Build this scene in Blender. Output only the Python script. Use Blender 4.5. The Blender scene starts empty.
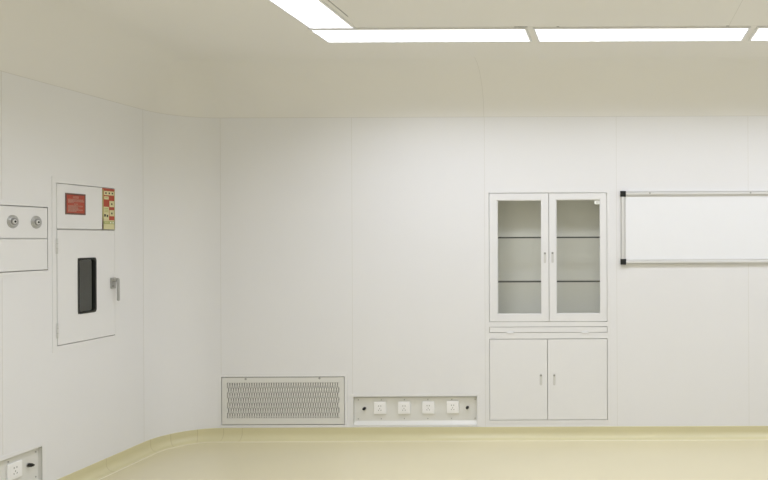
import bpy, bmesh, math, random
from mathutils import Vector, Matrix
random.seed(4)
C = bpy.context.scene.collection
PI = math.pi

# ------------------------------------------------------------------ room numbers
F, CX, CY, ROLL = 680.0, 615.0, 238.0, 0.004      # lens (px), vanishing point of the left wall, camera roll
EYE = 1.5
YB = 5.10          # back wall
XL = -3.30         # left wall
XR = 3.50
YF = -1.80
RC = 0.34          # rounded corner radius (plan)
ZS = 2.412          # seam where the cove starts
ZC = 2.77          # ceiling
THK = 0.06

def _ray(px, py):
    u, v = px - CX, CY - py
    return u * math.cos(ROLL) + v * math.sin(ROLL), -u * math.sin(ROLL) + v * math.cos(ROLL)
def onback(px, py):
    x, z = _ray(px, py)
    return x * YB / F, EYE + z * YB / F
def onleft(px, py):
    x, z = _ray(px, py)
    t = XL / x
    return t * F, EYE + z * t

# ------------------------------------------------------------------ materials
def mat(name, col, rough=0.5, metal=0.0, bump=0.0, bscale=60, var=0.0, spec=0.5, coat=0.0):
    m = bpy.data.materials.new(name); m.use_nodes = True
    nt = m.node_tree; b = nt.nodes['Principled BSDF']
    b.inputs['Base Color'].default_value = (*col, 1)
    b.inputs['Roughness'].default_value = rough
    b.inputs['Metallic'].default_value = metal
    b.inputs['Specular IOR Level'].default_value = spec
    b.inputs['Coat Weight'].default_value = coat
    b.inputs['Coat Roughness'].default_value = 0.15
    tc = nt.nodes.new('ShaderNodeTexCoord')
    if var:
        n = nt.nodes.new('ShaderNodeTexNoise'); n.inputs['Scale'].default_value = 1.6; n.inputs['Detail'].default_value = 4
        nt.links.new(tc.outputs['Object'], n.inputs['Vector'])
        mx = nt.nodes.new('ShaderNodeMix'); mx.data_type = 'RGBA'
        mx.inputs[6].default_value = (*[c * (1 - var) for c in col], 1)
        mx.inputs[7].default_value = (*[min(1, c * (1 + var)) for c in col], 1)
        nt.links.new(n.outputs['Fac'], mx.inputs[0]); nt.links.new(mx.outputs[2], b.inputs['Base Color'])
    if bump:
        n2 = nt.nodes.new('ShaderNodeTexNoise'); n2.inputs['Scale'].default_value = bscale; n2.inputs['Detail'].default_value = 2
        nt.links.new(tc.outputs['Object'], n2.inputs['Vector'])
        bp = nt.nodes.new('ShaderNodeBump'); bp.inputs['Strength'].default_value = bump; bp.inputs['Distance'].default_value = 0.002
        nt.links.new(n2.outputs['Fac'], bp.inputs['Height']); nt.links.new(bp.outputs['Normal'], b.inputs['Normal'])
    return m

M = {}
M['wall'] = mat('painted_steel_wall', (.805, .808, .82), .42, bump=.05, bscale=5, var=.012)
M['ceil'] = mat('painted_steel_ceiling', (.825, .818, .80), .5, var=.01)
M['seal'] = mat('sealant', (.69, .685, .66), .6)
M['darkgap'] = mat('open_joint', (.10, .10, .09), .8)
M['floor'] = mat('cream_vinyl', (.665, .61, .42), .24, bump=.04, bscale=9, var=.03)
M['cove'] = mat('yellow_vinyl_cove', (.65, .605, .38), .3, var=.02)
M['weld_highlight'] = mat('cream_weld_highlight', (.80, .75, .58), .2)  # weld bead at the floor edge, highlight painted in as paler cream
M['covejoint'] = mat('vinyl_weld', (.50, .44, .25), .5)
M['metal'] = mat('white_powder_coat', (.805, .808, .815), .36, var=.008)
M['inner'] = mat('cabinet_inside_coat', (.72, .72, .68), .45)
M['inner_dark'] = mat('chamber_steel', (.80, .80, .76), .45)
M['alu'] = mat('anodised_aluminium', (.73, .73, .72), .45, .2)
M['alutrim'] = mat('lamp_frame_aluminium', (.82, .83, .85), .45, .2)
M['chrome'] = mat('brushed_steel', (.50, .50, .49), .30, .85)
M['latch'] = mat('latch_grey', (.32, .32, .31), .4, .2)
M['grip'] = mat('grip_recess', (.64, .64, .62), .4)
M['board'] = mat('whiteboard_enamel', (.865, .88, .91), .16, coat=.3)
M['black'] = mat('black_plastic', (.012, .013, .012), .35)
M['gasket'] = mat('black_rubber', (.018, .019, .017), .5)
M['plastic'] = mat('white_socket_plastic', (.90, .90, .90), .28)
M['pin'] = mat('socket_slot', (.34, .34, .33), .5)
M['screw'] = mat('screw_head', (.40, .40, .38), .4, .4)
M['niche'] = mat('niche_steel', (.74, .74, .71), .36)
M['grille'] = mat('grille_coat', (.74, .74, .71), .4)
M['filter'] = mat('filter_mesh', (.16, .16, .145), .8, bump=.3, bscale=300)
M['shelfedge'] = mat('shelf_edge', (.045, .045, .038), .3)
M['red'] = mat('red_print', (.42, .065, .032), .4)
M['redborder'] = mat('sign_border', (.13, .06, .045), .4)
M['pink'] = mat('pale_print', (.72, .43, .34), .5)
M['cream'] = mat('cream_print', (.66, .62, .36), .45)
M['green'] = mat('green_print', (.42, .44, .17), .45)
M['ink'] = mat('black_print', (.03, .03, .025), .5)
M['paper'] = mat('white_sticker', (.85, .86, .82), .5)
M['greypen'] = mat('grey_print', (.45, .46, .43), .5)

def glassmat(name, tint, refl):
    m = bpy.data.materials.new(name); m.use_nodes = True
    nt = m.node_tree; nt.nodes.clear()
    o = nt.nodes.new('ShaderNodeOutputMaterial'); mx = nt.nodes.new('ShaderNodeMixShader')
    t = nt.nodes.new('ShaderNodeBsdfTransparent'); t.inputs[0].default_value = (*tint, 1)
    g = nt.nodes.new('ShaderNodeBsdfGlossy'); g.inputs['Roughness'].default_value = .04
    lw = nt.nodes.new('ShaderNodeFresnel'); lw.inputs['IOR'].default_value = 1.5
    mu = nt.nodes.new('ShaderNodeMath'); mu.operation = 'MULTIPLY'; mu.inputs[1].default_value = refl
    ge = nt.nodes.new('ShaderNodeNewGeometry'); fr = nt.nodes.new('ShaderNodeMath'); fr.operation = 'SUBTRACT'; fr.inputs[0].default_value = 1
    m2 = nt.nodes.new('ShaderNodeMath'); m2.operation = 'MULTIPLY'; m2.use_clamp = True
    nt.links.new(ge.outputs['Backfacing'], fr.inputs[1])          # both faces of the pane are summed on its outer face
    nt.links.new(lw.outputs[0], mu.inputs[0]); nt.links.new(mu.outputs[0], m2.inputs[0]); nt.links.new(fr.outputs[0], m2.inputs[1])
    nt.links.new(m2.outputs[0], mx.inputs[0])
    nt.links.new(t.outputs[0], mx.inputs[1]); nt.links.new(g.outputs[0], mx.inputs[2])
    nt.links.new(mx.outputs[0], o.inputs[0])
    return m
M['glass'] = glassmat('cabinet_glass', (.985, .988, .98), 1.8)
M['shelfglass'] = glassmat('shelf_glass', (.985, .99, .985), 1.6)
M['tinted'] = glassmat('chamber_glass', (.86, .87, .85), 1.8)

lamp = bpy.data.materials.new('lamp_diffuser'); lamp.use_nodes = True
lb = lamp.node_tree.nodes['Principled BSDF']
lb.inputs['Base Color'].default_value = (.9, .9, .9, 1)
lb.inputs['Emission Color'].default_value = (1.0, 1.0, 1.0, 1)
lb.inputs['Emission Strength'].default_value = 1.6
M['lamp'] = lamp

# ------------------------------------------------------------------ mesh helpers
class MB:
    def __init__(s):
        s.bm = bmesh.new(); s.mats = []
    def mi(s, m):
        if m not in s.mats: s.mats.append(m)
        return s.mats.index(m)
    def _merge(s, b2, m):
        i = s.mi(m); me = bpy.data.meshes.new('tmp')
        for f in b2.faces: f.material_index = i
        b2.to_mesh(me); b2.free(); s.bm.from_mesh(me); bpy.data.meshes.remove(me)
        return s
    def box(s, x0, x1, y0, y1, z0, z1, m='metal', bev=0, seg=2):
        b = bmesh.new(); bmesh.ops.create_cube(b, size=1)
        for v in b.verts:
            v.co = Vector((x0 + (v.co.x + .5) * (x1 - x0), y0 + (v.co.y + .5) * (y1 - y0), z0 + (v.co.z + .5) * (z1 - z0)))
        if bev: bmesh.ops.bevel(b, geom=b.edges[:], offset=bev, segments=seg, profile=.5, affect='EDGES')
        return s._merge(b, m)
    def cyl(s, p0, p1, r, m='metal', r2=None, n=24, bev=0):
        b = bmesh.new(); p0, p1 = Vector(p0), Vector(p1); d = p1 - p0
        bmesh.ops.create_cone(b, cap_ends=True, segments=n, radius1=r, radius2=r if r2 is None else r2, depth=d.length)
        if bev:
            ed = [e for e in b.edges if len(e.link_faces) == 2 and any(len(f.verts) > 4 for f in e.link_faces)]
            bmesh.ops.bevel(b, geom=ed, offset=bev, segments=2, profile=.5, affect='EDGES')
        q = Vector((0, 0, 1)).rotation_difference(d.normalized())
        bmesh.ops.transform(b, matrix=Matrix.Translation((p0 + p1) / 2) @ q.to_matrix().to_4x4(), verts=b.verts)
        for f in b.faces: f.smooth = len(f.verts) == 4
        return s._merge(b, m)
    def poly(s, pts, m, smooth=False):
        i = s.mi(m); f = s.bm.faces.new([s.bm.verts.new(p) for p in pts]); f.material_index = i; f.smooth = smooth
        return s
    def prism(s, prof, x0, x1, m='metal'):            # profile in (y,z) swept along x
        b = bmesh.new()
        a = [b.verts.new((x0, y, z)) for y, z in prof]; c = [b.verts.new((x1, y, z)) for y, z in prof]
        n = len(prof)
        for k in range(n): b.faces.new([a[k], a[(k + 1) % n], c[(k + 1) % n], c[k]])
        b.faces.new(a[::-1]); b.faces.new(c)
        bmesh.ops.recalc_face_normals(b, faces=b.faces)
        return s._merge(b, m)
    def ring_plate(s, outer, inner, y0, y1, m):       # two matching loops in (x,z), extruded y0..y1
        b = bmesh.new(); n = len(outer)
        L = [[b.verts.new((p[0], y, p[1])) for p in lp] for lp in (outer, inner) for y in (y0, y1)]
        o0, o1, i0, i1 = L
        for k in range(n):
            j = (k + 1) % n
            b.faces.new([o0[k], o0[j], i0[j], i0[k]]); b.faces.new([o1[k], i1[k], i1[j], o1[j]])
            b.faces.new([o0[k], o1[k], o1[j], o0[j]]); b.faces.new([i0[k], i0[j], i1[j], i1[k]])
        bmesh.ops.recalc_face_normals(b, faces=b.faces)
        return s._merge(b, m)
    def plate(s, x0, x1, z0, z1, holes, y0, y1, m='metal', splits=()):
        """flat plate in the xz plane with rectangular openings, front face at y0, back at y1"""
        xs = sorted({x0, x1, *[h[0] for h in holes], *[h[1] for h in holes]})
        zs = sorted({z0, z1, *[h[2] for h in holes], *[h[3] for h in holes]})
        xs = [x for x in xs if x0 <= x <= x1]; zs = [z for z in zs if z0 <= z <= z1]
        b = bmesh.new(); vv = {}
        def V(x, y, z):
            k = (round(x, 6), round(y, 6), round(z, 6))
            if k not in vv: vv[k] = b.verts.new((x, y, z))
            return vv[k]
        def solid(i, j):
            if i < 0 or j < 0 or i >= len(xs) - 1 or j >= len(zs) - 1: return False
            cx, cz = (xs[i] + xs[i + 1]) / 2, (zs[j] + zs[j + 1]) / 2
            return not any(h[0] < cx < h[1] and h[2] < cz < h[3] for h in holes)
        for i in range(len(xs) - 1):
            for j in range(len(zs) - 1):
                if not solid(i, j): continue
                a, c, d, e = xs[i], xs[i + 1], zs[j], zs[j + 1]
                b.faces.new([V(a, y0, d), V(c, y0, d), V(c, y0, e), V(a, y0, e)])
                b.faces.new([V(a, y1, d), V(a, y1, e), V(c, y1, e), V(c, y1, d)])
                if not solid(i - 1, j): b.faces.new([V(a, y0, d), V(a, y0, e), V(a, y1, e), V(a, y1, d)])
                if not solid(i + 1, j): b.faces.new([V(c, y0, d), V(c, y1, d), V(c, y1, e), V(c, y0, e)])
                if not solid(i, j - 1): b.faces.new([V(a, y0, d), V(a, y1, d), V(c, y1, d), V(c, y0, d)])
                if not solid(i, j + 1): b.faces.new([V(a, y0, e), V(c, y0, e), V(c, y1, e), V(a, y1, e)])
        return s._merge(b, m)
    def build(s, name, parent=None, loc=None, rz=0):
        me = bpy.data.meshes.new(name); s.bm.to_mesh(me); s.bm.free()
        for m in s.mats: me.materials.append(M[m])
        o = bpy.data.objects.new(name, me); C.objects.link(o)
        if parent: o.parent = parent
        if loc is not None: o.location = loc
        o.rotation_euler.z = rz
        return o

def thing(name, label, cat, loc, rz=0, group=None):
    o = bpy.data.objects.new(name, None); C.objects.link(o); o.empty_display_size = .1
    o.location = loc; o.rotation_euler = (0, 0, rz)
    o['label'] = label; o['category'] = cat
    if group: o['group'] = group
    return o
def struct(o): o['kind'] = 'structure'; return o
def copy_tree(o, parent=None):
    c = o.copy(); C.objects.link(c)
    if parent: c.parent = parent
    for ch in list(o.children): copy_tree(ch, c)
    return c
def rrect(x0, x1, z0, z1, r, n=6):
    pts = []
    for cx, cz, a0 in ((x1 - r, z0 + r, -90), (x1 - r, z1 - r, 0), (x0 + r, z1 - r, 90), (x0 + r, z0 + r, 180)):
        for k in range(n + 1):
            a = math.radians(a0 + 90 * k / n); pts.append((cx + r * math.cos(a), cz + r * math.sin(a)))
    return pts

# ------------------------------------------------------------------ positions read on the two walls
CAB = dict(x0=onback(489.1, 305)[0], x1=onback(607.5, 305)[0], zt=onback(549, 192.6)[1], zb=onback(548, 420.2)[1],
           u1=onback(549, 321.9)[1], b0=onback(549, 326.6)[1], b1=onback(549, 332.6)[1], l0=onback(548, 338.6)[1])
VEN = dict(x0=onback(221.6, 400)[0], x1=onback(344.8, 400)[0], zt=onback(283, 376.7)[1], zb=onback(283, 424.9)[1])
POW = dict(x0=onback(353.7, 410)[0], x1=onback(477, 410)[0], zt=onback(415, 396.6)[1], zb=onback(415, 424.8)[1])
WB = dict(x0=onback(620.4, 228)[0], zt=onback(690, 191.0)[1], zb=onback(690, 264.2)[1])
PAS = dict(y0=onleft(56.2, 260)[0], y1=onleft(114.4, 260)[0])
PAS['zt'] = onleft(58, 182.9)[1]; PAS['zm'] = onleft(57, 229.2)[1]; PAS['zb'] = onleft(55.2, 346.6)[1]
GAS = dict(y1=onleft(47.4, 238)[0], zt=onleft(47.4, 207.2)[1], zm=onleft(30, 238.4)[1], zb=onleft(46.4, 270.2)[1])
GAS['y0'] = GAS['y1'] - .62
PL = dict(y1=onleft(41.6, 450)[0]); PL['y0'] = PL['y1'] - (POW['x1'] - POW['x0'])
print('CAB', CAB); print('VEN', VEN); print('POW', POW); print('WB', WB); print('PAS', PAS); print('GAS', GAS)

G = .004     # clearance round every recessed unit
def hole(a, b, c, d): return (a - G, b + G, c - G, d + G)
# ------------------------------------------------------------------ room shell
w = MB()
w.plate(XL + RC, XR + THK, -.05, ZS, [hole(CAB['x0'], CAB['x1'], CAB['zb'], CAB['zt']), hole(VEN['x0'], VEN['x1'], VEN['zb'], VEN['zt']),
        hole(POW['x0'], POW['x1'], POW['zb'], POW['zt'])], YB, YB + THK, 'wall')
seams = [(-2.958, .02, ZS), (-1.972, .02, ZS), (-.977, .02, ZS), (.012, .02, ZS), (1.0, .02, ZS), (2.0, .02, ZS)]
for x, z0, z1 in seams:
    if x == -1.972: spans = [(.31, z1)]
    elif x == -.977: spans = [(.02, z1)]
    else: spans = [(z0, z1)]
    for a, b in spans: w.box(x - .0012, x + .0012, YB - .0006, YB + .01, a, b, 'seal')
struct(w.build('wall_back'))

w = MB()      # local x = world +Y, local y = world -X
w.plate(YF - THK, YB - RC, -.05, ZS, [hole(PAS['y0'], PAS['y1'], PAS['zb'], PAS['zt']), hole(GAS['y0'], GAS['y1'], GAS['zb'], GAS['zt']),
        hole(PL['y0'], PL['y1'], POW['zb'], POW['zt'])], 0, THK, 'wall')
for y, a, b in ((4.757, .02, ZS), (3.66, GAS['zt'] + .03, ZS), (3.66, POW['zt'] + .03, GAS['zb'] - .03), (2.56, .4, ZS), (1.46, .02, ZS), (.36, .02, ZS)):
    w.box(y - .0012, y + .0012, -.0006, .01, a, b, 'seal')
struct(w.build('wall_left', loc=(XL, 0, 0), rz=PI / 2))

def station(s):
    """plan path along left wall, round corner, back wall: gives point and inward normal"""
    L1 = (YB - RC) - YF; arc = RC * PI / 2
    if s <= L1: return Vector((XL, YF + s)), Vector((1, 0))
    if s <= L1 + arc:
        a = (s - L1) / RC
        n = Vector((math.cos(a), -math.sin(a)))
        return Vector((XL + RC, YB - RC)) - n * RC, n
    return Vector((XL + RC + s - L1 - arc, YB)), Vector((0, -1))
L1 = (YB - RC) - YF; ARC = RC * PI / 2; LT = L1 + ARC + (XR - XL - RC)
def sweep(mb, ss, prof, m, joints=(), jm=None, jw=.003):
    cuts = set(ss)
    for j in joints: cuts |= {j - jw / 2, j + jw / 2}
    cuts = sorted(cuts); rows = []
    for s in cuts:
        p, n = station(s)
        rows.append([mb.bm.verts.new((p.x + n.x * d, p.y + n.y * d, z)) for d, z in prof])
    for k in range(len(cuts) - 1):
        mid = (cuts[k] + cuts[k + 1]) / 2
        isj = any(abs(mid - j) < jw / 2 for j in joints)
        i = mb.mi(jm if isj else m)
        for q in range(len(prof) - 1):
            f = mb.bm.faces.new([rows[k][q], rows[k + 1][q], rows[k + 1][q + 1], rows[k][q + 1]])
            f.material_index = i; f.smooth = True
arcs = [L1 + ARC * k / 20 for k in range(21)]
w = MB(); sweep(w, arcs, [(0, -.05), (0, ZS)], 'wall'); sweep(w, arcs, [(-THK, ZS), (-THK, -.05)], 'wall')
o = struct(w.build('wall_corner'))
# cove between walls and ceiling
prof = [(RC * (1 - math.cos(a)), ZS + (ZC - ZS) * math.sin(a)) for a in [PI / 2 * k / 20 for k in range(21)]]
xs_to_s = lambda x: L1 + ARC + x - (XL + RC)
w = MB(); sweep(w, [0, L1, LT] + arcs, prof, 'ceil', [xs_to_s(-.98), xs_to_s(2.0)], 'seal', .003)
sweep(w, [0, L1, LT] + arcs, [(-THK, ZC + .04), (-THK, ZS)], 'ceil')
sweep(w, [0, L1, LT] + arcs, [(.0, ZS - .0015), (.0009, ZS - .0015), (.0009, ZS + .0015), (0, ZS + .0015)], 'seal')
bmesh.ops.remove_doubles(w.bm, verts=w.bm.verts, dist=1e-5)
struct(w.build('trim_1'))
# coved vinyl skirting
hs = .087; r = .05
prof = [(.0, hs), (.0022, hs - .0006), (.0025, hs - .003)] + [(.0025 + r * (1 - math.cos(a)), r - r * math.sin(a) + .0012) for a in [PI / 2 * k / 10 for k in range(11)]] + [(.06, .0)]
j_arc = [L1 + ARC * t for t in (.10, .38, .70)]
w = MB(); sweep(w, [0, L1] + [s for s in arcs if s < L1 + ARC] + [L1 + ARC], prof, 'cove', [L1 - .36] + j_arc, 'covejoint', .003)
bmesh.ops.remove_doubles(w.bm, verts=w.bm.verts, dist=1e-5)
struct(w.build('baseboard_left'))
w = MB(); sweep(w, [L1 + ARC, LT], prof, 'cove', [xs_to_s(x) for x in (-2.94, -2.80, 1.6)], 'covejoint', .003)
struct(w.build('baseboard_back'))
w = MB(); bead = [(.0565, .0), (.059, .002), (.063, .0028), (.067, .002), (.0695, .0)]  # raised weld strip that carries the painted highlight along the cove foot
sweep(w, [0, LT] + arcs, bead, 'weld_highlight'); struct(w.build('trim_2'))

w = MB(); w.box(XL - THK, XR + THK, YF - THK, YB + THK, -.08, 0, 'floor'); struct(w.build('floor'))
w = MB(); w.box(XL - THK, XR + THK, YF - THK, YB + THK, ZC, ZC + .05, 'ceil')
w.box(.686, .689, -1, 4.078, ZC - .0006, ZC + .01, 'seal')
w.box(-1.5205, -1.5165, -1.0, 3.88, ZC - .0008, ZC + .01, 'darkgap')
w.box(-1.54, 2.0, 4.079, 4.082, ZC - .0006, ZC + .01, 'seal')
for xa, xb in ((-.60, -.52), (-.345, -.33), (.672, .69)): w.box(xa, xb, 4.078, 4.083, ZC - .0012, ZC + .01, 'darkgap')
struct(w.build('ceiling'))
w = MB(); w.box(XR, XR + THK, YF - THK, YB, -.05, ZC, 'wall'); struct(w.build('wall_right'))
w = MB(); w.box(XL, XR, YF - THK, YF, -.05, ZC, 'wall'); struct(w.build('wall_front'))

# ------------------------------------------------------------------ ceiling lights
def light_proto():
    t = thing('ceiling_light', '', 'ceiling light', (0, 0, ZC))
    L, Wd, fr = 1.287, .250, .0135
    b = MB()
    for x0, x1, y0, y1 in ((-L / 2 - fr, L / 2 + fr, -Wd / 2 - fr, -Wd / 2), (-L / 2 - fr, L / 2 + fr, Wd / 2, Wd / 2 + fr),
                           (-L / 2 - fr, -L / 2, -Wd / 2, Wd / 2), (L / 2, L / 2 + fr, -Wd / 2, Wd / 2)):
        b.box(x0, x1, y0, y1, -.009, -.0002, 'alutrim', .0012)
    b.build('frame', t)
    MB().box(-L / 2, L / 2, -Wd / 2, Wd / 2, -.006, -.001, 'lamp').build('diffuser', t)
    ld = bpy.data.lights.new('led_array', 'AREA'); ld.shape = 'RECTANGLE'; ld.size = L; ld.size_y = Wd
    ld.energy = 7.3; ld.color = (1.0, 1.045, 1.22); ld.spread = math.radians(146)
    lo = bpy.data.objects.new('led_array', ld); C.objects.link(lo); lo.parent = t; lo.location.z = -.0065
    return t
lp = light_proto()
spots = [(-1.185, 4.231, 0, 'lit panel running along the back wall, beside the corner of the light ring'),
         (.167, 4.231, 0, 'lit panel along the back wall, centred above the glazed cabinet and whiteboard'),
         (1.519, 4.231, 0, 'lit panel along the back wall, only its left tip showing at the right edge'),
         (-1.689, 3.421, 90, 'lit panel running towards the viewer, in line with the left wall'),
         (-1.693, 2.0765, 90, 'long ceiling light in the left row, second from the back wall'),
         (-1.693, .7245, 90, 'long ceiling light in the left row, third from the back wall'),
         (2.03, 3.421, 90, 'long ceiling light in the right row, nearest the back wall'),
         (2.03, 2.0765, 90, 'long ceiling light in the right row, second from the back wall'),
         (2.03, .7245, 90, 'long ceiling light in the right row, third from the back wall'),
         (-1.185, -.08, 0, 'long ceiling light in the front row, nearest the left wall'),
         (.167, -.08, 0, 'long ceiling light in the middle of the front row'),
         (1.519, -.08, 0, 'long ceiling light in the front row, nearest the right wall')]
for i, (x, y, a, lab) in enumerate(spots):
    o = lp if i == 0 else copy_tree(lp)
    o.location = (x, y, ZC); o.rotation_euler.z = math.radians(a)
    o['label'] = lab; o['group'] = 'long recessed light panels in the ceiling'

# ------------------------------------------------------------------ built-in glazed cabinet
W_ = CAB['x1'] - CAB['x0']; H_ = CAB['zt'] - CAB['zb']
t = thing('built_in_cabinet', 'tall white metal wall cabinet with two glazed doors above and two solid doors below', 'cabinet', (CAB['x0'], YB, CAB['zb']))
zu0 = CAB['u1'] - CAB['zb']; zb1 = CAB['b0'] - CAB['zb']; zb0 = CAB['b1'] - CAB['zb']; zl1 = CAB['l0'] - CAB['zb']
FW = -.003
b = MB()
b.plate(-.022, W_ + .022, -.022, H_ + .022, [(0, W_, 0, H_)], FW + .001, -.0003, 'metal')          # thin flange on the wall
b.plate(-.003, W_ + .003, -.003, H_ + .003, [(0.001, W_ - .001, zu0, H_ - .001), (0.001, W_ - .001, zb0, zb1), (0.001, W_ - .001, .001, zl1)], FW, .016, 'metal')
b.build('front_frame', t)
D = .20
b = MB()
b.box(0, .003, .016, D, 0, H_, 'inner'); b.box(W_ - .003, W_, .016, D, 0, H_, 'inner')
b.box(.003, W_ - .003, D - .003, D, 0, H_, 'inner')
for z in (0, zl1 + .002, zu0 - .008, H_ - .004): b.box(.003, W_ - .003, .016, D - .003, z, z + .004, 'inner')
b.box(W_ / 2 - .012, W_ / 2 + .012, .019, .03, .004, zl1, 'inner'); b.box(W_ / 2 - .012, W_ / 2 + .012, .022, .03, zu0, H_ - .004, 'inner')
b.build('carcass', t)
def latch(parent, cx, cz):
    b = MB(); w2, h2 = .0135, .052
    b.ring_plate(rrect(cx - w2, cx + w2, cz - h2, cz + h2, .006), rrect(cx - .009, cx + .009, cz - .036, cz + .046, .007), FW - .0022, FW - .0002, 'metal')
    b.box(cx - .0088, cx + .0088, FW - .0012, FW - .0004, cz - .0355, cz + .0455, 'grip')
    b.cyl((cx, FW - .0035, cz + .037), (cx, FW - .0008, cz + .037), .0072, 'latch', n=16, bev=.0008)
    return b.build('handle', parent)
gp = .0045
def glazed_door(x0, x1, z0, z1, gx0, gx1, gz0, gz1, name='door'):
    b = MB()
    b.plate(x0, x1, z0, z1, [(gx0, gx1, gz0, gz1)], FW, .018, 'metal')
    e = .006
    for q in ((gx0, gx1, gz0, gz0 + e), (gx0, gx1, gz1 - e, gz1), (gx0, gx0 + e, gz0 + e, gz1 - e), (gx1 - e, gx1, gz0 + e, gz1 - e)):
        b.box(q[0], q[1], FW + .004, .014, q[2], q[3], 'metal', .001)
    d = b.build(name, t)
    MB().box(gx0 + e, gx1 - e, .006, .010, gz0 + e, gz1 - e, 'glass').build('glass_pane', d)
    return d
def lx(px, py): return onback(px, py)[0] - CAB['x0']
def lz(px, py): return onback(px, py)[1] - CAB['zb']
xm = lx(549.0, 257)
d1 = glazed_door(gp, xm - gp / 2, zu0 + gp, H_ - gp - .001, lx(497.0, 257), lx(541.8, 257), lz(520, 314.4), lz(520, 200.0))
d2 = glazed_door(xm + gp / 2, W_ - gp, zu0 + gp, H_ - gp - .001, lx(555.8, 257), lx(600.6, 257), lz(578, 313.9), lz(578, 199.4))
d1['label'] = 'left glazed door'; d2['label'] = 'right glazed door with a white sticker'
latch(d1, lx(545.0, 258), lz(545, 258.3)); latch(d2, lx(552.6, 258), lz(552, 258.0))
b = MB(); sx, sz = lx(597.4, 202), lz(597.4, 202.4)
b.box(sx - .022, sx + .018, .0052, .0058, sz - .013, sz + .014, 'paper'); b.box(sx - .012, sx + .010, .0049, .0052, sz + .002, sz + .006, 'greypen')
b.box(sx - .012, sx + .006, .0049, .0052, sz - .006, sz - .003, 'greypen')
b.build('sticker', d2)
for py in (281.9, 237.5):
    z = lz(549, py)
    b = MB(); b.box(.006, W_ - .006, .042, .19, z - .003, z + .003, 'shelfglass'); 
    b.box(.006, W_ - .006, .036, .0415, z - .0055, z + .0055, 'shelfedge')
    b.build('shelf', t)
b = MB(); b.box(gp, W_ - gp, FW, .18, zb0 + gp * .8, zb1 - gp * .8, 'metal', .0008); bd = b.build('pull_out_board', t)
for px in (510.5, 585.2):
    x = lx(px, 332); b = MB(); zt_ = zb0 + gp * .8
    b.prism([(FW - .0002, zt_ + .006), (FW - .005, zt_ - .003), (FW - .005, zt_ - .008), (FW - .003, zt_ - .008), (FW - .0002, zt_ + .002)], x - .024, x + .024, 'metal')
    b.build('finger_pull', bd)
for k, (xa, xb) in enumerate(((gp, lx(547.6, 380) - gp / 2), (lx(547.6, 380) + gp / 2, W_ - gp))):
    b = MB(); b.box(xa, xb, FW, .017, gp, zl1 - gp, 'metal', .0008); d = b.build('door', t)
    d['label'] = ('left' if k == 0 else 'right') + ' solid lower door'
    latch(d, lx((541.0, 554.3)[k], 380), lz((541.0, 554.3)[k], 380.3))

# ------------------------------------------------------------------ return air grille
W2 = VEN['x1'] - VEN['x0']; H2 = VEN['zt'] - VEN['zb']
t = thing('air_grille', 'wide white air grille with perforated face, low on the back wall near the corner', 'air grille', (VEN['x0'], YB, VEN['zb']))
b = MB(); b.plate(-.02, W2 + .02, -.016, H2 + .02, [(0, W2, 0, H2)], -.0028, -.0003, 'metal')
b.plate(-.003, W2 + .003, -.003, H2 + .003, [(.0, W2, .0, H2)], -.0032, .05, 'metal'); b.build('frame', t)
vx = lambda px: onback(px, 400)[0] - VEN['x0']
vz = lambda py: onback(283, py)[1] - VEN['zb']
px0, px1, pz0, pz1 = vx(227.0), vx(339.6), vz(418.0), vz(382.4)
g2 = .005
b = MB(); b.plate(g2, W2 - g2, g2, H2 - g2, [(px0, px1, pz0, pz1)], -.003, .012, 'grille')
b.build('access_panel', t)
b = MB(); NR = 7; NC = 46
pc = (px1 - px0) / NC; sw = pc * .34; rh = (pz1 - pz0) / NR; ov = rh * .10
lane = pc / 2
for k in range(2 * NC + 1):                    # full-height bars between the lanes
    c = px0 + k * lane
    b.box(max(px0, c - (lane - sw) / 2), min(px1, c + (lane - sw) / 2), -.0026, .0002, pz0, pz1, 'grille')
for k in range(2 * NC):                        # bridges in each lane where there is no slot
    c = px0 + (k + .5) * lane
    for rr in range(-1, NR + 1):
        if (rr + k) % 2 == 0: continue
        z0 = pz0 + rr * rh + ov; z1 = pz0 + (rr + 1) * rh - ov
        z0 = max(z0, pz0); z1 = min(z1, pz1)
        if z1 > z0: b.box(c - sw / 2, c + sw / 2, -.0026, .0002, z0, z1, 'grille')
b.build('perforated_face', t)
b = MB(); b.box(g2, W2 - g2, .040, .046, g2, H2 - g2, 'filter')
b.build('filter_screen', t)
for k in range(NR + 1):
    z = pz0 + k * rh
    MB().prism([(.008, z - .004), (.034, z + .006), (.034, z + .008), (.008, z - .002)], px0, px1, 'grille').build('louvre_blade', t)
for px, py in ((245.9, 379.0), (319.7, 378.2)):
    x, z = onback(px, py); x -= VEN['x0']; z -= VEN['zb']
    MB().cyl((x, -.0055, z), (x, -.0031, z), .0085, 'screw', n=14, bev=.0008).build('screw', t)

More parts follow.
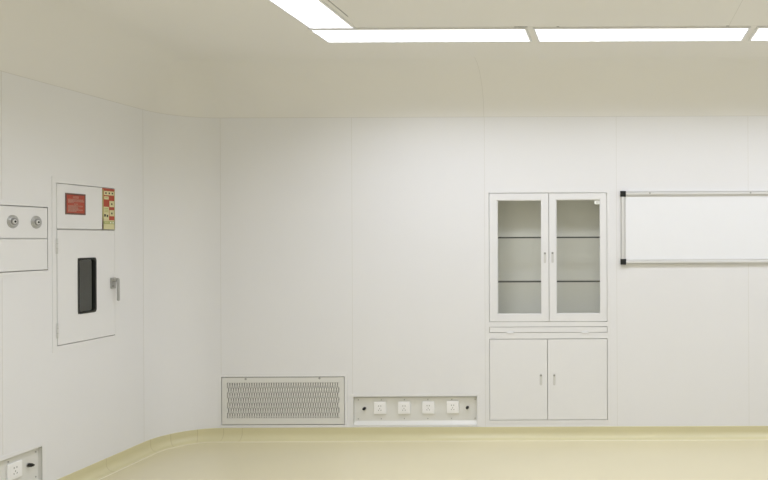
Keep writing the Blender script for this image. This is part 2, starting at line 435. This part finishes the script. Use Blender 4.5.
# ------------------------------------------------------------------ recessed power panel
W3 = POW['x1'] - POW['x0']; H3 = POW['zt'] - POW['zb']
def socket(parent, cx, cz, s=.0455):
    b = MB(); y1 = REC; b.box(cx - s, cx + s, y1 - .012, y1 - .0002, cz - s, cz + s, 'plastic', .0035, 3)
    b.box(cx - s * .70, cx + s * .70, y1 - .0132, y1 - .011, cz - s * .74, cz + s * .74, 'plastic', .0006)
    o = b.build('socket_outlet', parent)
    b = MB(); y = y1 - .0136
    for dx in (-.0085, .0085): b.box(cx + dx - .0024, cx + dx + .0024, y, y + .001, cz + .011, cz + .021, 'pin')
    b.box(cx - .0022, cx + .0022, y, y + .001, cz - .008, cz + .001, 'pin')
    for sg in (-1, 1):
        p = Vector((cx + sg * .0095, 0, cz - .016)); u = Vector((sg * .5, 0, .86)) * .0045; v = Vector((.86, 0, -sg * .5)) * .0022
        b.prism([(0, 0)], 0, 0, 'pin') if False else None
        q = [p - u - v, p + u - v, p + u + v, p - u + v]
        bb = bmesh.new(); A = [bb.verts.new((c.x, y, c.z)) for c in q]; B = [bb.verts.new((c.x, y + .001, c.z)) for c in q]
        bb.faces.new(A); bb.faces.new(B[::-1])
        for k in range(4): bb.faces.new([A[k], A[(k + 1) % 4], B[(k + 1) % 4], B[k]])
        bmesh.ops.recalc_face_normals(bb, faces=bb.faces); b._merge(bb, 'pin')
    b.build('pin_slots', o)
    return o
REC = .020
t = thing('power_panel', 'recessed power panel with four white sockets on the back wall, between grille and cabinet', 'power panel', (POW['x0'], YB, POW['zb']), group='recessed power panels low on the walls')
b = MB(); b.plate(-.022, W3 + .022, -.012, H3 + .022, [(0, W3, 0, H3)], -.003, -.0003, 'metal'); b.build('frame', t)
b = MB(); lh = .026
b.box(-.002, W3 + .002, REC, REC + .003, -.002, H3 - .009, 'niche'); b.box(-.002, W3 + .002, REC + .025, REC + .028, H3 - .04, H3 + .002, 'niche')
b.box(-.002, W3 + .002, -.003, REC + .025, H3, H3 + .002, 'niche')
b.box(-.002, 0, -.003, REC, 0, H3, 'niche'); b.box(W3, W3 + .002, -.003, REC, 0, H3, 'niche')
b.prism([(-.003, .0), (REC, lh), (REC, -.002), (-.003, -.002)], 0, W3, 'niche')
b.build('niche', t)
pxz = lambda px, py: (onback(px, py)[0] - POW['x0'], onback(px, py)[1] - POW['zb'])
for px, py in ((379.4, 408.4), (403.7, 408.3), (427.9, 408.0), (452.4, 407.6)):
    x, z = pxz(px, py); socket(t, x, z)
for px, py in ((363.7, 409.0), (467.0, 407.9)):
    x, z = pxz(px, py)
    b = MB(); b.cyl((x, REC - .003, z), (x, REC - .0002, z), .013, 'chrome', n=20, bev=.0006)
    b.cyl((x, REC - .022, z), (x, REC - .003, z), .0105, 'black', n=20, bev=.0015); b.cyl((x, REC - .032, z), (x, REC - .022, z), .007, 'black', n=16, bev=.001)
    b.build('earth_terminal', t)
scr = [(x, 400.2) for x in (357.4, 380.5, 403.6, 427.2, 451.2, 474.6)] + [(x, 419.2) for x in (357.4, 380.5, 403.6, 427.2, 450.8, 474.6)]
for px, py in scr:
    x, z = pxz(px, py - (px - 415) * .006)
    MB().cyl((x, REC - .003, z), (x, REC - .0002, z), .0042, 'screw', n=12, bev=.0005).build('screw', t)
t2 = copy_tree(t); t2.location = (XL, PL['y0'], POW['zb']); t2.rotation_euler.z = PI / 2
for c in t2.children:
    if c.name.startswith('socket_outlet'): c.location.x = .022
    if c.name.startswith('earth_terminal'): c.location.x = .008
t2['label'] = 'recessed power panel low on the left wall, cut off by the lower left corner'

# ------------------------------------------------------------------ gas outlet panel on the left wall
W4 = GAS['y1'] - GAS['y0']; H4 = GAS['zt'] - GAS['zb']; zm = GAS['zm'] - GAS['zb']
t = thing('gas_outlet_panel', 'white flush wall panel with round metal gas outlets above a blank cover', 'gas panel', (XL, GAS['y0'], GAS['zb']), PI / 2)
b = MB(); b.plate(-.022, W4 + .022, -.02, H4 + .02, [(0, W4, 0, H4)], -.0028, -.0003, 'metal')
b.plate(-.003, W4 + .003, -.003, H4 + .003, [(0, W4, 0, zm - .001), (0, W4, zm + .001, H4)], -.003, .03, 'metal')
b.box(0, W4, .024, .028, 0, H4, 'metal'); b.build('frame', t)
MB().box(.003, W4 - .003, -.003, .016, .005, zm - .004, 'metal', .0008).build('cover_panel', t)
MB().box(.003, W4 - .003, -.003, .016, zm + .002, H4 - .005, 'metal', .0008).build('outlet_plate', t)
ys = [onleft(12.2, 222)[0], onleft(35.7, 222)[0]]; ys = [ys[0] - .3, ys[0] - .15] + ys
zz = onleft(24, 221.9)[1] - GAS['zb']
for y in ys:
    x = y - GAS['y0']
    b = MB(); b.cyl((x, -.006, zz), (x, -.0032, zz), .035, 'chrome', r2=.037, n=36, bev=.0008)
    b.cyl((x, -.010, zz), (x, -.006, zz), .026, 'chrome', r2=.031, n=36, bev=.001)
    b.cyl((x, -.014, zz), (x, -.010, zz), .018, 'latch', r2=.019, n=28, bev=.001)
    b.cyl((x, -.017, zz), (x, -.014, zz), .012, 'alu', r2=.013, n=24, bev=.0008)
    o = b.build('gas_outlet', t)
    MB().cyl((x, -.0185, zz), (x, -.0172, zz), .0062, 'black', n=16).build('outlet_hole', o)

# ------------------------------------------------------------------ pass-through cabinet on the left wall
W5 = PAS['y1'] - PAS['y0']; H5 = PAS['zt'] - PAS['zb']; zm = PAS['zm'] - PAS['zb']
t = thing('wall_cabinet', 'white wall cabinet with a narrow dark window, lever handle and red sign, on left wall', 'wall cabinet', (XL, PAS['y0'], PAS['zb']), PI / 2)
P = lambda px, py: (onleft(px, py)[0] - PAS['y0'], onleft(px, py)[1] - PAS['zb'])
b = MB(); b.plate(-.03, W5 + .03, -.035, H5 + .035, [(0, W5, 0, H5)], -.0024, -.0003, 'metal')
b.plate(-.003, W5 + .003, -.003, H5 + .003, [(0, W5, 0, zm - .001), (0, W5, zm + .001, H5)], -.003, .02, 'metal')
b.build('frame', t)
b = MB(); DP = .42
b.box(0, .003, .02, DP, 0, H5, 'inner_dark'); b.box(W5 - .003, W5, .02, DP, 0, H5, 'inner_dark')
b.box(.003, W5 - .003, DP - .003, DP, 0, H5, 'inner_dark')
for z in (0, zm - .002, H5 - .003): b.box(.003, W5 - .003, .02, DP - .003, z, z + .003, 'inner_dark')
b.build('chamber', t)
MB().box(.003, W5 - .001, -.003, .016, zm + .004, H5 - .004, 'metal', .0008).build('control_panel', t)
wx0, wz1 = P(77.2, 258.4); wx1, _ = P(95.4, 258.0); wz0 = P(86, 313.0)[1]; wz1 = P(86, 257.9)[1]
dr = MB(); dr.plate(.004, W5 - .001, .004, zm - .004, [(wx0, wx1, wz0, wz1)], -.003, .018, 'metal'); dr = dr.build('door', t)
b = MB(); e = .011
b.ring_plate(rrect(wx0 - .001, wx1 + .001, wz0 - .001, wz1 + .001, .020), rrect(wx0 + e, wx1 - e, wz0 + e, wz1 - e, .014), -.0065, -.0032, 'gasket')
b.ring_plate(rrect(wx0 + .0006, wx1 - .0006, wz0 + .0006, wz1 - .0006, .0008), rrect(wx0 + e, wx1 - e, wz0 + e, wz1 - e, .014), -.0032, .016, 'gasket')
b.build('window_gasket', dr)
MB().box(wx0 + .003, wx1 - .003, .005, .009, wz0 + .003, wz1 - .003, 'tinted').build('glass_pane', dr)
for (py0, py1) in ((238.5, 253.8), (323.2, 338.2)):
    za, zb = P(57, py1)[1], P(57, py0)[1]
    b = MB(); b.cyl((.001, -.007, za), (.001, -.007, zb), .0042, 'alu', n=16, bev=.0008)
    b.box(-.007, .001, -.0045, -.0032, za, zb, 'alu')
    for k in (1, 2): b.cyl((.001, -.007, za + (zb - za) * k / 3 - .0006), (.001, -.007, za + (zb - za) * k / 3 + .0006), .0046, 'latch', n=16)
    b.build('hinge', dr)
hx, hz = P(112.2, 283)
b = MB()
b.box(hx - .022, hx + .018, -.013, -.0032, hz - .036, hz + .036, 'chrome', .003, 3)
b.cyl((hx + .004, -.030, hz + .020), (hx + .004, -.012, hz + .020), .0125, 'chrome', n=20, bev=.001)
b.cyl((hx - .010, -.017, hz - .018), (hx - .010, -.012, hz - .018), .008, 'latch', n=16, bev=.001)
b.prism([(-.026, hz + .030), (-.036, hz + .032), (-.041, hz + .020), (-.042, hz - .112), (-.037, hz - .118), (-.032, hz - .112), (-.030, hz + .010)], hx - .002, hx + .012, 'chrome')
o = b.build('lever_handle', dr); o['label'] = 'brushed metal lever handle hanging down'

# red instruction sign: illegible pale rows on red, dark border
sx0, sz0 = P(64.6, 215.0); sx1, sz1 = P(84.8, 193.4); sz0 = P(74.7, 214.7)[1]; sz1 = P(74.7, 193.6)[1]
b = MB(); b.box(sx0, sx1, -.0052, -.0032, sz0, sz1, 'redborder', .0004)
m_ = .010; b.box(sx0 + m_, sx1 - m_, -.0056, -.0050, sz0 + m_, sz1 - m_, 'red')
sgn = b.build('instruction_sign', t); sgn['label'] = 'red sign with pale lettering'
b = MB(); wS, hS = sx1 - sx0, sz1 - sz0
def row(b, fx0, fx1, fz, h, X0=sx0, Z0=sz0, w=wS, hh=hS, m='pink', y=-.0060):
    x = X0 + fx0 * w
    while x < X0 + fx1 * w - .002:
        g = random.choice((.003, .0042, .005)); x2 = min(x + g, X0 + fx1 * w)
        zc = Z0 + fz * hh
        b.box(x, x2, y, y + .0004, zc - h / 2, zc - h / 6, m); b.box(x, x + .0016, y, y + .0004, zc - h / 2, zc + h / 2, m)
        b.box(x, x2, y, y + .0004, zc + h / 6, zc + h / 2, m)
        x = x2 + .0015
for fx0, fx1, fz, h in ((.36, .66, .82, .012), (.12, .88, .70, .008), (.12, .90, .635, .008), (.12, .40, .575, .008), (.42, .60, .49, .009),
                        (.12, .84, .405, .008), (.12, .62, .345, .008), (.12, .62, .285, .008), (.12, .85, .225, .008), (.12, .55, .165, .008)):
    row(b, fx0, fx1, fz, h)
b.build('lettering', sgn)
# coloured control label
cx0 = P(101.7, 209)[0]; cx1 = W5 - .001; cz0 = zm + .004; cz1 = H5 - .005
cw, ch = cx1 - cx0, cz1 - cz0
b = MB(); b.box(cx0, cx1, -.0045, -.0032, cz0, cz1, 'red')
lab = b.build('control_label', t); lab['label'] = 'narrow red and cream label strip'
b = MB()
def R(fx0, fx1, ft, fb, m, lay=1):
    y = -.0045 - .0005 * lay
    b.box(cx0 + fx0 * cw, cx0 + fx1 * cw, y, y + .0007, cz1 - fb * ch, cz1 - ft * ch, m)
R(.0, 1, .775, 1, 'cream'); R(0, .08, .03, 1, 'green'); R(.96, 1, .04, 1, 'green')
R(.13, .93, .065, .165, 'cream')
for fx in (.28, .55, .80): R(fx - .05, fx + .05, .095, .135, 'ink', 2)
R(.14, .50, .195, .27, 'cream'); R(.22, .42, .22, .235, 'green', 2)
R(.56, .94, .30, .45, 'cream'); R(.70, .80, .355, .40, 'ink', 2)
R(.10, .52, .45, .77, 'cream'); R(.16, .46, .48, .50, 'green', 2); R(.16, .46, .52, .54, 'green', 2); R(.16, .46, .56, .58, 'green', 2)
R(.13, .27, .63, .69, 'ink', 2); R(.33, .45, .645, .70, 'ink', 2)
R(.56, .94, .525, .675, 'cream'); R(.70, .80, .585, .63, 'ink', 2)
R(.10, .95, .80, .87, 'green', 2)
for fx in (.20, .30, .40): R(fx, fx + .05, .825, .845, 'cream', 3)
for fx in (.60, .80): R(fx, fx + .09, .82, .85, 'paper', 3)
b.build('printed_symbols', lab)

# ------------------------------------------------------------------ whiteboard
LB = 2.4; HB = WB['zt'] - WB['zb']
t = thing('whiteboard', 'long blank whiteboard in aluminium frame with black corner caps, right of the glazed cabinet', 'whiteboard', (WB['x0'], YB, WB['zb']))
MB().box(.03, LB - .03, -.010, -.001, .03, HB - .03, 'board').build('writing_surface', t)
fw = .040
pr = [(-.0005, 0), (-.012, 0), (-.016, .002), (-.016, .0045), (-.008, .0048), (-.008, .0085), (-.019, .009), (-.021, .012), (-.021, .026), (-.019, .029), (-.011, .0295), (-.011, .0335), (-.016, .034), (-.016, .037), (-.0125, .040), (-.0105, .040), (-.0105, .036), (-.0005, .036)]
b = MB()
b.prism(pr, fw, LB - fw, 'alu')
b.prism([(y, HB - z) for y, z in pr], fw, LB - fw, 'alu')
for flip in (0, 1):
    b2 = bmesh.new(); X = lambda z: (LB - z) if flip else z
    A = [b2.verts.new((X(z), y, fw)) for y, z in pr]; B = [b2.verts.new((X(z), y, HB - fw)) for y, z in pr]
    for k in range(len(pr)): b2.faces.new([A[k], A[(k + 1) % len(pr)], B[(k + 1) % len(pr)], B[k]])
    b2.faces.new(A); b2.faces.new(B[::-1]); bmesh.ops.recalc_face_normals(b2, faces=b2.faces); b._merge(b2, 'alu')
b.build('frame', t)
for x in (0, LB - fw - .001):
    for z in (0, HB - fw - .001):
        MB().box(x - .001, x + fw + .002, -.024, -.0005, z - .001, z + fw + .002, 'black', .004, 3).build('corner_cap', t)
for px in (649.7, 750.0):
    x = onback(px, 193.5)[0] - WB['x0']; z = HB - .016
    MB().cyl((x, -.0235, z), (x, -.0208, z), .0065, 'screw', n=14, bev=.0006).build('screw', t)

# ------------------------------------------------------------------ camera, world, view
cam = bpy.data.cameras.new('camera'); co = bpy.data.objects.new('camera', cam); C.objects.link(co)
co.location = (0, 0, EYE); co.rotation_euler = (PI / 2, ROLL, 0)
cam.sensor_width = 36; cam.lens = F / 768 * 36
cam.shift_x = -(CX - 384) / 768; cam.shift_y = -(240 - CY) / 768
cam.clip_start = .02
sc = bpy.context.scene; sc.camera = co
wd = bpy.data.worlds.new('world'); sc.world = wd; wd.use_nodes = True
wd.node_tree.nodes['Background'].inputs[0].default_value = (.6, .6, .6, 1)
wd.node_tree.nodes['Background'].inputs[1].default_value = 0.2
sc.view_settings.view_transform = 'Standard'; sc.view_settings.look = 'None'
sc.view_settings.gamma = 1; sc.view_settings.exposure = 0; sc.view_settings.use_curve_mapping = False
sc.cycles.use_denoising = True
sc.cycles.max_bounces = 16; sc.cycles.diffuse_bounces = 10; sc.cycles.transparent_max_bounces = 16
